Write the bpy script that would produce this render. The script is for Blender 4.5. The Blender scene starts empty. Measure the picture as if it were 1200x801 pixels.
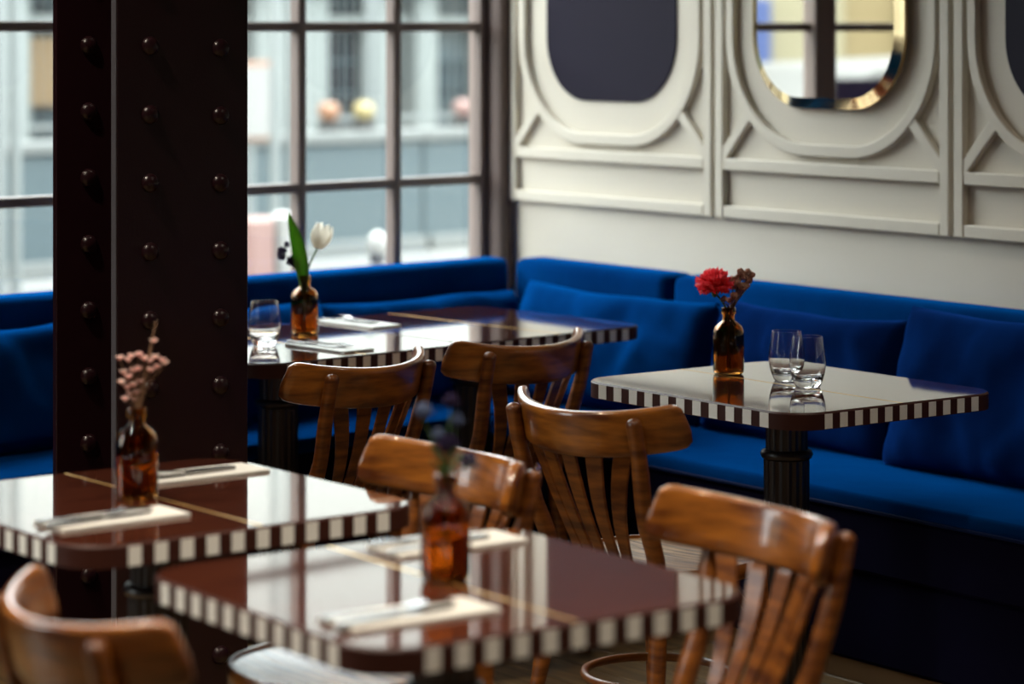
import bpy, bmesh, math, random
from mathutils import Vector, Matrix, noise
R = math.radians
random.seed(7)
SC = bpy.context.scene
COL = SC.collection

# ------------------------------------------------------------------ camera, sky, exposure
H = 1.57
cam_d = bpy.data.cameras.new('camera')
cam = bpy.data.objects.new('camera', cam_d); COL.objects.link(cam)
cam.location = (0, 0, H); cam.rotation_euler = (R(90), 0, 0)
cam_d.sensor_width = 36; cam_d.lens = 95.7; cam_d.shift_y = -365.0 / 1200
cam_d.clip_end = 400
cam_d.dof.use_dof = True; cam_d.dof.focus_distance = 6.05; cam_d.dof.aperture_fstop = 2.3
SC.camera = cam

world = bpy.data.worlds.new('overcast_sky'); SC.world = world; world.use_nodes = True
wn = world.node_tree.nodes; wl = world.node_tree.links
bg = wn['Background']; bg.inputs['Strength'].default_value = 3.0
tc = wn.new('ShaderNodeTexCoord'); sep = wn.new('ShaderNodeSeparateXYZ'); rmp = wn.new('ShaderNodeValToRGB')
wl.new(tc.outputs['Generated'], sep.inputs[0]); wl.new(sep.outputs['Z'], rmp.inputs[0]); wl.new(rmp.outputs[0], bg.inputs['Color'])
rmp.color_ramp.elements[0].color = (0.34, 0.375, 0.385, 1); rmp.color_ramp.elements[1].color = (0.93, 0.99, 1.0, 1)   # overcast: zenith brighter than horizon

vs = SC.view_settings
SC.display_settings.display_device = 'sRGB'
vs.view_transform = 'Standard'; vs.look = 'None'; vs.gamma = 1.0; vs.use_curve_mapping = False
vs.exposure = 2.7
SC.cycles.max_bounces = 12; SC.cycles.transparent_max_bounces = 16; SC.cycles.transmission_bounces = 10
SC.cycles.sample_clamp_indirect = 6.0

# ------------------------------------------------------------------ plan of the room
# the corner of the room, the window wall (s runs left from the corner) and the panelled wall (t runs towards us)
C0 = Vector((0, 8.86, 0))
RZA = R(226.4 - 2.8)          # local axes of the window wall: x = s, y = into the room
RZB = R(126.4)                # local axes of the panelled wall: x = -t, y = into the room
Bd = Vector((math.sin(R(36.4)), -math.cos(R(36.4)), 0)); Nb = Vector((-Bd.y * -1, -Bd.x, 0)); Nb = Vector((Bd.y, -Bd.x, 0))
Ad = Vector((math.cos(RZA), math.sin(RZA), 0)); Na = Vector((-Ad.y, Ad.x, 0))
def PA(s, n, z=0): return C0 + Ad * s + Na * n + Vector((0, 0, z))
def PB(t, n, z=0): return C0 + Bd * t + Nb * n + Vector((0, 0, z))

# ------------------------------------------------------------------ helpers
def tag(o, label=None, cat=None, group=None, kind=None):
    if label: o['label'] = label
    if cat: o['category'] = cat
    if group: o['group'] = group
    if kind: o['kind'] = kind
    return o
def empty(name, loc=(0, 0, 0), rz=0, label=None, cat=None, group=None, kind=None):
    o = bpy.data.objects.new(name, None); COL.objects.link(o)
    o.empty_display_size = .05
    o.location = loc; o.rotation_euler = (0, 0, rz)
    return tag(o, label, cat, group, kind)
def link_mesh(name, me, mat, parent=None, loc=(0, 0, 0), rz=0, rx=0):
    if mat is not None and len(me.materials) == 0: me.materials.append(mat)
    o = bpy.data.objects.new(name, me); COL.objects.link(o)
    o.location = loc; o.rotation_euler = (rx, 0, rz)
    if parent: o.parent = parent
    return o
def kids(o): return [c for c in bpy.data.objects if c.parent == o]
def copy_tree(o, parent=None, ch=None):
    c = o.copy(); COL.objects.link(c); c.parent = parent
    for k in kids(o): copy_tree(k, c)
    return c

class MB:
    def __init__(s): s.v = []; s.f = []
    def add(s, vs, fs):
        b = len(s.v); s.v += [tuple(p) for p in vs]; s.f += [tuple(b + i for i in q) for q in fs]; return s
    def box(s, x0, x1, y0, y1, z0, z1):
        if x0 > x1: x0, x1 = x1, x0
        if y0 > y1: y0, y1 = y1, y0
        return s.add([(x0,y0,z0),(x1,y0,z0),(x1,y1,z0),(x0,y1,z0),(x0,y0,z1),(x1,y0,z1),(x1,y1,z1),(x0,y1,z1)],
                     [(3,2,1,0),(4,5,6,7),(0,1,5,4),(1,2,6,5),(2,3,7,6),(3,0,4,7)])
    def prism(s, pts, z0, z1):
        n = len(pts)
        a = sum(pts[i][0]*pts[(i+1)%n][1]-pts[(i+1)%n][0]*pts[i][1] for i in range(n))
        if a < 0: pts = pts[::-1]
        return s.add([(p[0],p[1],z0) for p in pts]+[(p[0],p[1],z1) for p in pts],
                     [tuple(range(n-1,-1,-1)), tuple(range(n,2*n))]+[(i,(i+1)%n,n+(i+1)%n,n+i) for i in range(n)])
    def lathe(s, prof, n=32, rfun=None, c=(0,0,0)):
        m = len(prof); vs = []
        for (r, z) in prof:
            for k in range(n):
                a = 2*math.pi*k/n; rr = r*(rfun(a, z) if rfun else 1)
                vs.append((c[0]+rr*math.cos(a), c[1]+rr*math.sin(a), c[2]+z))
        fs = [(i*n+k, i*n+(k+1)%n, (i+1)*n+(k+1)%n, (i+1)*n+k) for i in range(m-1) for k in range(n)]
        fs.append(tuple(range(n-1,-1,-1))); fs.append(tuple((m-1)*n+k for k in range(n)))
        return s.add(vs, fs)
    def shell(s, prof, n=40):   # closed profile (outer then inner), first and last on the axis
        m = len(prof); vs = [(0,0,prof[0][1])]
        for (r, z) in prof[1:-1]:
            for k in range(n):
                a = 2*math.pi*k/n; vs.append((r*math.cos(a), r*math.sin(a), z))
        vs.append((0,0,prof[-1][1])); e = len(vs)-1; fs = []
        for k in range(n): fs.append((0, 1+(k+1)%n, 1+k))
        for i in range(m-3):
            for k in range(n): fs.append((1+i*n+k, 1+i*n+(k+1)%n, 1+(i+1)*n+(k+1)%n, 1+(i+1)*n+k))
        for k in range(n): fs.append((1+(m-3)*n+k, 1+(m-3)*n+(k+1)%n, e))
        return s.add(vs, fs)
    def tube(s, pts, rad, n=10, flat=None, up=None, cap=True):
        # rad: list of (ra, rb) half widths; up = reference direction for rb
        pts = [Vector(p) for p in pts]; m = len(pts); vs = []
        rad = [(r, r) if not isinstance(r, tuple) else r for r in rad]
        ts = []
        for i in range(m):
            t = pts[min(i+1,m-1)]-pts[max(i-1,0)]; ts.append(t.normalized())
        u = Vector(up) if up else (Vector((0,1,0)) if abs(ts[0].y) < .9 else Vector((1,0,0)))
        rings = []
        if cap:
            P=[pts[0]]*3+pts+[pts[-1]]*3; TT=[ts[0]]*3+ts+[ts[-1]]*3
            off=[-1,-.8,-.45]+[0]*m+[.45,.8,1]; sc=[.05,.6,.9]+[1]*m+[.9,.6,.05]
            RR=[rad[0]]*3+rad+[rad[-1]]*3
        else: P,TT,off,sc,RR = pts,ts,[0]*m,[1]*m,rad
        for i in range(len(P)):
            t = TT[i]; a = t.cross(u)
            if a.length < 1e-5: a = t.cross(Vector((1,0,0)))
            a.normalize(); b = a.cross(t).normalized()
            if up is None: u = b.copy()
            ra, rb = RR[i]; ro = min(ra, rb)
            for k in range(n):
                q = 2*math.pi*k/n
                ca, sa = math.cos(q), math.sin(q)
                if flat: # squarer section
                    ca = math.copysign(abs(ca)**flat, ca); sa = math.copysign(abs(sa)**flat, sa)
                vs.append(P[i]+t*off[i]*ro*.9+a*(ra*ca*sc[i])+b*(rb*sa*sc[i]))
        L = len(P)
        fs = [(i*n+(k+1)%n, i*n+k, (i+1)*n+k, (i+1)*n+(k+1)%n) for i in range(L-1) for k in range(n)]
        fs.append(tuple(range(n))); fs.append(tuple((L-1)*n+k for k in range(n-1,-1,-1)))
        return s.add(vs, fs)
    def grid(s, fn, nu, nv, close_u=False):
        vs = [fn(i/nu, j/nv) for j in range(nv+1) for i in range(nu+1)]
        fs = [(j*(nu+1)+i, j*(nu+1)+i+1, (j+1)*(nu+1)+i+1, (j+1)*(nu+1)+i) for j in range(nv) for i in range(nu)]
        return s.add(vs, fs)
    def mesh(s, name, smooth=None, bevel=0, seg=1):
        me = bpy.data.meshes.new(name); me.from_pydata(s.v, [], s.f); me.update()
        if bevel or smooth is not None:
            bm = bmesh.new(); bm.from_mesh(me)
            if bevel:
                es = [e for e in bm.edges if len(e.link_faces) == 2 and e.calc_face_angle(0) > R(32)]
                bmesh.ops.bevel(bm, geom=es, offset=bevel, segments=seg, profile=.5, affect='EDGES', clamp_overlap=True)
            bmesh.ops.recalc_face_normals(bm, faces=bm.faces)
            bm.to_mesh(me); bm.free()
        if smooth is not None:
            me.shade_smooth(); me.set_sharp_from_angle(angle=R(smooth))
        return me
    def build(s, name, mat, parent=None, smooth=None, bevel=0, seg=1, **k):
        return link_mesh(name, s.mesh(name, smooth, bevel, seg), mat, parent, **k)

def spline(pts, n=8):
    P = [Vector(p) for p in pts]; P = [2*P[0]-P[1]]+P+[2*P[-1]-P[-2]]; out = []
    for i in range(1, len(P)-2):
        for k in range(n):
            t = k/n; a, b, c, d = P[i-1], P[i], P[i+1], P[i+2]
            out.append(.5*((2*b)+(c-a)*t+(2*a-5*b+4*c-d)*t*t+(3*b-a-3*c+d)*t**3))
    out.append(P[-2]); return out
def rrect(hx, hy, r, n=8):
    out = []
    for cx, cy, a0 in ((hx-r,hy-r,0),(-hx+r,hy-r,90),(-hx+r,-hy+r,180),(hx-r,-hy+r,270)):
        for k in range(n+1):
            a = R(a0+90*k/n); out.append((cx+r*math.cos(a), cy+r*math.sin(a)))
    return out

# ------------------------------------------------------------------ materials
def mat(name, col, rough=.5, metal=0, spec=.5, coat=0, coat_rough=.05, sheen=0, sheen_tint=None, trans=0, ior=1.5, bump=None, var=None, grain=None):
    m = bpy.data.materials.new(name); m.use_nodes = True
    nt = m.node_tree; b = nt.nodes['Principled BSDF']; I = b.inputs
    I['Base Color'].default_value = (*col, 1); I['Roughness'].default_value = rough; I['Metallic'].default_value = metal
    I['Specular IOR Level'].default_value = spec; I['Coat Weight'].default_value = coat; I['Coat Roughness'].default_value = coat_rough
    I['Sheen Weight'].default_value = sheen; I['Transmission Weight'].default_value = trans; I['IOR'].default_value = ior
    if sheen_tint: I['Sheen Tint'].default_value = (*sheen_tint, 1)
    t = nt.nodes.new('ShaderNodeTexCoord')
    def noise_(scale, detail=4, stretch=None):
        n = nt.nodes.new('ShaderNodeTexNoise'); n.inputs['Scale'].default_value = scale; n.inputs['Detail'].default_value = detail
        if stretch:
            mp = nt.nodes.new('ShaderNodeMapping'); mp.inputs['Scale'].default_value = stretch
            nt.links.new(t.outputs['Object'], mp.inputs[0]); nt.links.new(mp.outputs[0], n.inputs['Vector'])
        else: nt.links.new(t.outputs['Object'], n.inputs['Vector'])
        return n
    if var:      # (scale, second colour, stretch)
        n = noise_(var[0], 5, var[2] if len(var) > 2 else None)
        r = nt.nodes.new('ShaderNodeValToRGB'); r.color_ramp.elements[0].position = .35; r.color_ramp.elements[1].position = .68
        r.color_ramp.elements[0].color = (*col, 1); r.color_ramp.elements[1].color = (*var[1], 1)
        nt.links.new(n.outputs['Fac'], r.inputs[0]); nt.links.new(r.outputs[0], I['Base Color'])
    if bump:     # (scale, strength, stretch)
        n = noise_(bump[0], 6, bump[2] if len(bump) > 2 else None); bp = nt.nodes.new('ShaderNodeBump')
        bp.inputs['Strength'].default_value = bump[1]; bp.inputs['Distance'].default_value = .004
        nt.links.new(n.outputs['Fac'], bp.inputs['Height']); nt.links.new(bp.outputs[0], I['Normal'])
    return m

WALL = mat('cream_wall_paint', (.645,.590,.495), .55, bump=(40,.03))
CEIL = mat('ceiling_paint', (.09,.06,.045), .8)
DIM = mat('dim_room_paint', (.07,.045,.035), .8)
INSET = mat('dark_panel_gloss', (.010,.007,.019), .6, spec=.14)
FRAMEP = mat('window_frame_paint', (.16,.12,.105), .45)
CASING = mat('casing_paint', (.10,.065,.055), .5)
IRON = mat('pillar_black_paint', (.017,.0042,.0065), .30, spec=.45, bump=(160,.10))
EDGELIT = mat('iron_edge_highlight', (.075,.068,.075), .5, bump=(160,.2))  # paler iron, a highlight put into the colour
CAST = mat('cast_iron', (.012,.008,.009), .38, coat=.3, coat_rough=.2)
WOOD = mat('chair_wood', (.065,.016,.003), .38, spec=.3, coat=.35, coat_rough=.15, var=(11,(.23,.073,.010),(1,1,5)), bump=(60,.06,(1,1,6)))
WOODR = mat('chair_rail_wood', (.085,.020,.003), .30, spec=.4, coat=.8, coat_rough=.07, var=(7,(.37,.125,.015),(1,1,6)), bump=(40,.06,(1,1,8)))
SEATW = mat('seat_plywood', (.05,.016,.006), .35, coat=.45, coat_rough=.16, var=(9,(.42,.26,.13),(1,8,1)), bump=(10,1.0,(1,8,1)))
VELVET = mat('blue_velvet', (.0008,.012,.062), .85, spec=.0, sheen=.55, sheen_tint=(.0,.20,.78), var=(4,(.0008,.024,.110)), bump=(9,.6))
VELVETN = mat('navy_velvet', (.0008,.006,.036), .85, spec=.0, sheen=.4, sheen_tint=(.02,.12,.60), var=(4,(.0008,.012,.065)), bump=(9,.6))
VELVETD = mat('shaded_navy_upholstery', (.005,.004,.014), .9, spec=.02, sheen=.12, sheen_tint=(.05,.06,.25), bump=(9,.25))  # navy of the bench base; on the seat border it paints shade
PIPE = mat('navy_piping', (.006,.012,.045), .8, spec=.05)
PLINTH = mat('oak_plinth', (.22,.12,.045), .55)
INLAY = mat('cream_inlay', (.82,.82,.78), .45)
BRASS = mat('brass_inlay', (.75,.48,.14), .3, metal=.8)
EDGEW = mat('mahogany_edge', (.040,.010,.006), .5, spec=.25)
MIRROR = mat('mirror_silver', (.93,.92,.88), .015, metal=1)
GOLD = mat('gold_mirror_rim', (.80,.62,.34), .10, metal=1)
NAPKIN = mat('white_napkin', (.68,.67,.63), .9, bump=(300,.2))
STEEL = mat('cutlery_steel', (.22,.215,.21), .22, metal=1)
PLANK = mat('oak_planks', (.12,.072,.030), .5, spec=.3, var=(4,(.24,.15,.062),(1,9,1)), bump=(14,.2,(1,9,1)))
SUB = mat('sub_floor', (.015,.010,.008), .9)
AMBER = mat('amber_glass', (.50,.205,.035), .02, trans=1, ior=1.5)
GLASS = mat('clear_glass', (.98,.985,.98), .0, trans=1, ior=1.46)
STEM = mat('green_stem', (.06,.13,.03), .5)
LEAF = mat('tulip_leaf_green', (.16,.36,.05), .4, var=(20,(.24,.45,.07),(1,1,.2)))
TULIP = mat('tulip_white', (.80,.74,.62), .5, var=(30,(.85,.82,.74)))
RED = mat('carnation_red', (.85,.022,.04), .6, var=(40,(.95,.10,.12)))
DRIED = mat('dried_flower_brown', (.52,.28,.20), .8, var=(90,(.72,.48,.36)))
PINK = mat('waxflower_pink', (.85,.50,.46), .6, var=(60,(.92,.74,.66)))
TWIG = mat('dry_twig', (.17,.09,.045), .8)
PURPLE = mat('dark_purple_buds', (.022,.014,.042), .8, spec=.1)
THISTLE = mat('thistle_blue', (.05,.07,.14), .8, spec=.1, var=(120,(.11,.14,.22)))
def translucent(m, f=.5):
    nt = m.node_tree; b = nt.nodes['Principled BSDF']; out = nt.nodes['Material Output']; t = nt.nodes.new('ShaderNodeBsdfTranslucent'); mx = nt.nodes.new('ShaderNodeMixShader')
    mx.inputs[0].default_value = f; src = b.inputs['Base Color']
    if src.is_linked: nt.links.new(src.links[0].from_socket, t.inputs[0])
    else: t.inputs[0].default_value = src.default_value
    nt.links.new(b.outputs[0], mx.inputs[1]); nt.links.new(t.outputs[0], mx.inputs[2]); nt.links.new(mx.outputs[0], out.inputs['Surface'])
for m_ in (RED, TULIP, LEAF, PINK, DRIED): translucent(m_)
# polished table lacquer: mirror-like at grazing angles
def lacquer():
    m = mat('mahogany_lacquer', (.055,.014,.008), .5, spec=.0, var=(5,(.09,.024,.012),(1,8,1)))
    nt = m.node_tree; b = nt.nodes['Principled BSDF']; out = nt.nodes['Material Output']
    g = nt.nodes.new('ShaderNodeBsdfGlossy'); g.inputs['Roughness'].default_value = .045; g.inputs['Color'].default_value = (1.0,.985,.95,1)
    lw = nt.nodes.new('ShaderNodeLayerWeight'); lw.inputs['Blend'].default_value = .5
    rp = nt.nodes.new('ShaderNodeValToRGB'); e = rp.color_ramp.elements
    e[0].position = 0; e[0].color = (.04,)*3+(1,); e[1].position = .96; e[1].color = (.93,)*3+(1,)
    k = e.new(.45); k.color = (.10,)*3+(1,); k = e.new(.76); k.color = (.22,)*3+(1,); k = e.new(.865); k.color = (.80,)*3+(1,)
    mx = nt.nodes.new('ShaderNodeMixShader'); L = nt.links
    L.new(lw.outputs['Facing'], rp.inputs[0]); L.new(rp.outputs[0], mx.inputs[0]); L.new(b.outputs[0], mx.inputs[1]); L.new(g.outputs[0], mx.inputs[2])
    L.new(mx.outputs[0], out.inputs['Surface']); return m
LACQ = lacquer()
def pane_mat():
    m = bpy.data.materials.new('window_glass'); m.use_nodes = True; nt = m.node_tree; nt.nodes.clear()
    o = nt.nodes.new('ShaderNodeOutputMaterial'); t = nt.nodes.new('ShaderNodeBsdfTransparent'); g = nt.nodes.new('ShaderNodeBsdfGlossy')
    t.inputs[0].default_value = (.98,.99,.985,1); g.inputs['Roughness'].default_value = .02
    lw = nt.nodes.new('ShaderNodeLayerWeight'); lw.inputs['Blend'].default_value = .5; pw = nt.nodes.new('ShaderNodeMath'); pw.operation = 'POWER'; pw.inputs[1].default_value = 5.0
    f = nt.nodes.new('ShaderNodeMath'); f.operation = 'MULTIPLY_ADD'; f.inputs[1].default_value = .85; f.inputs[2].default_value = .03; mx = nt.nodes.new('ShaderNodeMixShader')
    nt.links.new(lw.outputs['Facing'], pw.inputs[0]); nt.links.new(pw.outputs[0], f.inputs[0]); nt.links.new(f.outputs[0], mx.inputs[0]); nt.links.new(t.outputs[0], mx.inputs[1]); nt.links.new(g.outputs[0], mx.inputs[2]); nt.links.new(mx.outputs[0], o.inputs[0]); return m
PANE = pane_mat()
# street
ASPH = mat('asphalt', (.035,.035,.035), .9); PAVE = mat('pavement', (.11,.11,.103), .9)
HOARD = mat('grey_blue_barrier', (.022,.037,.042), .6); CAP = mat('pale_barrier_cap', (.07,.075,.072), .6)
FACW = mat('pale_facade', (.118,.130,.124), .8); FACG = mat('grey_blue_facade', (.030,.050,.058), .8); FACU = mat('upper_facade', (.21,.21,.20), .8)
DARKW = mat('dark_shop_window', (.004,.003,.006), .7, spec=.0); GREYW = mat('grey_shop_window', (.010,.020,.026), .7, spec=.0); POLE = mat('pale_pole', (.10,.11,.107), .5)
OCHRE = mat('ochre_facade', (.10,.06,.022), .8); YELL = mat('cream_yellow_facade', (.115,.085,.036), .8); CREAM = mat('cream_facade', (.13,.115,.07), .8)
ORANGE = mat('orange_plastic', (.13,.055,.022), .5); WHITEP = mat('white_plastic', (.14,.138,.13), .5)
PINKS = mat('faded_red_plastic', (.12,.065,.055), .6); YELLP = mat('yellow_plastic', (.16,.125,.045), .5); BLUEP = mat('blue_sign_paint', (.005,.02,.09), .5)
CARP = mat('silver_car_paint', (.06,.06,.058), .6, spec=.2); TYRE = mat('tyre_rubber', (.01,.01,.01), .8); BLKP = mat('black_bollard_paint', (.012,.012,.016), .4)

# ------------------------------------------------------------------ setting: shell
LA, LB, ZC, TH = 9.0, 11.0, 3.4, .14
cn = [C0, C0+Ad*LA, C0+Ad*LA+Bd*LB, C0+Bd*LB]
fl = MB().prism([(p.x,p.y) for p in cn], -.12, -.022).build('floor', SUB); tag(fl, kind='structure')
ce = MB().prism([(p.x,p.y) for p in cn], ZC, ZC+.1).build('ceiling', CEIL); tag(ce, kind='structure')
# floor planks run along the panelled wall
pk = [MB().box(-.7,.7,-.0685,.0685,-.024,0).mesh('plank', bevel=.002) for _ in range(1)][0]
for r_ in range(36):
    n = .07+.14*r_
    for q in range(-1, 5):
        t = .95 + 1.404*q + (.47*(r_*3 % 7)/3.0) % 1.0
        if t > 7.5 or t < -.25 or (t < .75 and n > 3.6): continue
        p = PB(t, n, -.0005*random.random())
        o = link_mesh('plank', pk, PLANK, fl, loc=p, rz=RZB)
# window wall
W0, W1, ZS, ZT = .125, 3.22, .595, 3.06
WINS = [(.062, 2.3795, 6), (5.0, 6.93, 5)]
wa = MB(); xs = -.25
for a, b, n in WINS:
    wa.box(xs, a, -TH, 0, 0, ZC); wa.box(a, b, -TH, 0, 0, ZS); wa.box(a, b, -TH, 0, ZT, ZC); xs = b
wa.box(xs, LA+.3, -TH, 0, 0, ZC)
wall_back = wa.build('wall_back', CASING, loc=C0, rz=RZA); tag(wall_back, kind='structure')
for wi, (a, b, n) in enumerate(WINS):
    w = empty('window_%d' % (wi+1), C0, RZA, kind='structure')
    f = MB(); d0, d1 = -.11, -.05
    f.box(a, a+.03, d0, d1, ZS, ZT); f.box(b-.03, b, d0, d1, ZS, ZT); f.box(a+.03, b-.03, d0, d1, ZS, ZS+.04); f.box(a+.03, b-.03, d0, d1, ZT-.04, ZT)
    f.build('frame', FRAMEP, w, bevel=.004)
    c = MB().box(a-.10, a-.002, -.01, .030, ZS-.05, ZT+.1) if wi else MB().box(.010, a-.002, -.01, .014, ZS-.05, ZT+.1)
    c.box(b+.002, b+.10, -.01, .03, ZS-.05, ZT+.1); c.box(a-.002, b+.002, -.01, .03, ZT+.002, ZT+.1)
    c.build('casing', CASING, w, bevel=.006)
    MB().box(a, b, -.06, .045, ZS-.03, ZS-.002).build('window_sill', FRAMEP, w, bevel=.004)
    p = (b-a)/n; hz = (ZT-ZS)/5
    bar = MB().box(-.016, .016, d0+.016, d1, ZS+.04, ZT-.04).mesh('muntin', bevel=.004)
    for k in range(1, n):
        if k == 3 and not wi: MB().box(a+p*k-.045, a+p*k+.045, d0+.002, d1+.02, ZS+.04, ZT-.04).build('mullion', FRAMEP, w, bevel=.004); continue
        link_mesh('muntin', bar, FRAMEP, w, loc=(a+p*k, 0, 0))
    hb = MB().box(a+.03, b-.03, d0+.018, d1-.002, -.015, .015).mesh('glazing_bar', bevel=.004)
    for k in range(1, 5): link_mesh('glazing_bar', hb, FRAMEP, w, loc=(0, 0, ZS+hz*k))
    pm = MB().box(-p/2+.006, p/2-.006, -.0845, -.0815, -hz/2+.006, hz/2-.006).mesh('pane')
    for k in range(n):
        for j in range(5): link_mesh('pane', pm, PANE, w, loc=(a+p*(k+.5), 0, ZS+hz*(j+.5)))
    pd = bpy.data.lights.new('window_portal', 'AREA'); pd.shape = 'RECTANGLE'; pd.size = b-a; pd.size_y = ZT-ZS; pd.cycles.is_portal = True
    po = bpy.data.objects.new('window_portal', pd); COL.objects.link(po)
    po.matrix_world = Matrix.Translation(C0) @ Matrix.Rotation(RZA, 4, 'Z') @ Matrix.Translation(((a+b)/2, -.25, (ZS+ZT)/2)) @ Matrix.Rotation(R(90), 4, 'X')
MT = -1.4     # the mirror hangs slightly out of true
# panelled wall
wb = MB().box(-LB, 0, -.2, 0, 0, ZC).build('wall_right', WALL, loc=C0, rz=RZB); tag(wb, kind='structure')
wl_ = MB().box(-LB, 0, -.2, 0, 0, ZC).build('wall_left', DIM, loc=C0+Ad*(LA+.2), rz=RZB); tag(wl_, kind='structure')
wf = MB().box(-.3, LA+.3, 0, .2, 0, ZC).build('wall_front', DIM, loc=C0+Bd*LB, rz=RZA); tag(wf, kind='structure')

def bar2(m, p, q, w, d0, d1):
    p = Vector(p); q = Vector(q); t = (q-p).normalized(); s = Vector((-t.y, t.x))*w/2
    c = [p+s, p-s, q-s, q+s]
    pts = [(v.x, v.y) for v in c]
    a = sum(pts[i][0]*pts[(i+1)%4][1]-pts[(i+1)%4][0]*pts[i][1] for i in range(4))
    if a < 0: pts = pts[::-1]
    vs = [(x, d0, z) for x, z in pts]+[(x, d1, z) for x, z in pts]
    m.add(vs, [(0,1,2,3),(7,6,5,4)]+[(i, 4+i, 4+(i+1)%4, (i+1)%4) for i in range(4)])
def ring(m, outer, inner, d0, d1):
    n = len(outer)
    vs = [(x,d0,z) for x,z in outer]+[(x,d0,z) for x,z in inner]+[(x,d1,z) for x,z in outer]+[(x,d1,z) for x,z in inner]
    fs = []
    for i in range(n):
        j = (i+1)%n; fs += [(2*n+i,2*n+j,3*n+j,3*n+i),(i,n+i,n+j,j),(i,j,2*n+j,2*n+i),(n+i,3*n+i,3*n+j,n+j)]
    m.add(vs, fs)
def orr(hx, hz, r, cx, cz): return [(cx+x, cz+z) for x, z in rrect(hx, hz, r, 14)]
MODS = [(0.012, 1.020), (1.036, 1.990), (2.006, 2.955), (2.971, 3.920), (3.936, 4.885)]
ZP0, ZP1 = 1.02, 2.98; ZR = 1.178; OC, OH = 2.05, .70
D = .024
for i, (t0, t1) in enumerate(MODS):
    pn = empty('panelling', (0,0,0)); pn.parent = wb
    tc_ = (t0+t1)/2; X = -tc_; hw = (t1-t0)/2
    for sx in (-1, 1): MB().box(X+sx*hw, X+sx*(hw-.036), 0, D, ZP0, ZP1).build('stile', WALL, pn, bevel=.003)
    for z in (ZP0+.018, ZR, ZP1-.018): MB().box(X-hw+.037, X+hw-.037, 0, D-.001, z-.0175, z+.0175).build('rail', WALL, pn, bevel=.003)
    sc_ = hw/.504
    m = MB(); ring(m, orr(.452*sc_, OH+.136, .334, X, OC), orr(.417*sc_, OH+.101, .299, X, OC), 0, D)
    m.build('oval_moulding', WALL, pn, smooth=40, bevel=.003)
    for sx in (-1, 1):
        for sz, z in ((1, ZR), (-1, ZP1-.018)):
            m = MB(); bar2(m, (X+sx*(hw-.014), z+sz*.004), (X+sx*.349*sc_, z+sz*.149), .034, 0, D-.0025); m.build('diagonal_strip', WALL, pn, bevel=.003)
    if i != 1:
        m = MB()
        pts = orr(.322*sc_, OH, .20, X, OC); n = len(pts)
        m.add([(x,0,z) for x,z in pts]+[(x,.006,z) for x,z in pts], [tuple(range(n)), tuple(range(2*n-1,n-1,-1))]+[(k,n+k,n+(k+1)%n,(k+1)%n) for k in range(n)])
        tag(m.build('inset_panel', INSET, pn, smooth=30), 'dark navy rounded inset panel')
X = 0
mi = empty('oval_mirror', PB((MODS[1][0]+MODS[1][1])/2, .010), RZB+R(MT), 'gold-rimmed rounded wall mirror in the second cream wall panel, reflecting the window bars', 'mirror')
m = MB(); pts = orr(.286, OH-.030, .18, X, OC); n = len(pts)
m.add([(x,.001,z) for x,z in pts]+[(x,.022,z) for x,z in pts], [tuple(range(n)), tuple(range(2*n-1,n-1,-1))]+[(k,n+k,n+(k+1)%n,(k+1)%n) for k in range(n)])
m.build('mirror_glass', MIRROR, mi)
m = MB(); po_, pi_ = orr(.318, OH, .21, X, OC), orr(.286, OH-.030, .18, X, OC)
vs_ = [(x,.001,z) for x,z in po_]+[(x,.012,z) for x,z in po_]+[(x,.0222,z) for x,z in pi_]
m.add(vs_, [(a0*n+k,(a0+1)*n+k,(a0+1)*n+(k+1)%n,a0*n+(k+1)%n) for a0 in (0,1) for k in range(n)])
m.build('bevelled_rim', GOLD, mi, smooth=50)

# warm ceiling spots, unseen, added to light the foreground and table edges
for k, (x, y) in enumerate(((-1.7,3.9),(-.7,3.1),(.55,3.2),(-1.55,5.0),(1.25,5.3))):
    o = empty('added_ceiling_spot', (x, y, ZC), 0, 'added unseen ceiling spot '+('left of the nearest table','straight above the nearest chair','above the lower right chair','above the left table by the pillar','right of all tables')[k], 'lamp', 'added ceiling spots')
    MB().lathe([(.10,-.09),(.115,-.09),(.115,-.001),(.02,-.0005)], 24).build('added_spot_shade', GOLD, o, smooth=40)
    ld = bpy.data.lights.new('fill_spot', 'SPOT'); ld.spot_size = R(100); ld.spot_blend = .6; ld.shadow_soft_size = .06; ld.energy = (34,34,34,30,16)[k]; ld.color = (1,.87,.70)
    lo = bpy.data.objects.new('fill_spot', ld); COL.objects.link(lo); lo.parent = o; lo.location = (0,0,-.10)

# ------------------------------------------------------------------ riveted pillar
pil = empty('riveted_pillar', (-.856, 5.90, 0), R(38), 'black riveted iron pillar between the two left tables and the window', 'pillar')
PW, PS = .335, .272
MB().box(0, PW, -.0, .022, 0, ZC).build('front_plate', IRON, pil, bevel=.002)
tag(MB().box(-.0025, -.0002, .001, .021, 0, ZC).build('plate_edge_highlight', EDGELIT, pil), 'grey plate edge with painted highlight')  # pale strip paints the light caught by the plate's left edge
MB().box(PW/2-.012, PW/2+.012, .023, PS-.001, 0, ZC).build('web', IRON, pil)
MB().box(0, PW, PS, PS+.018, 0, ZC).build('back_plate', IRON, pil, bevel=.002)
MB().box(.012, PW-.012, PS+.019, PS+.033, 0, ZC).build('cover_plate', IRON, pil, bevel=.002)
MB().box(PW/2+.013, PW/2+.09, .023, .035, 0, ZC).box(PW/2-.09, PW/2-.013, .023, .035, 0, ZC).build('angle_iron', IRON, pil)
MB().box(-.04, PW+.04, -.04, PS+.07, 0, .03).build('base_plate', IRON, pil, bevel=.004)
dome = MB(); prof = [(.0215*math.cos(a), .0155*math.sin(a)) for a in [R(d) for d in (0, 18, 36, 54, 72, 86)]]
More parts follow.
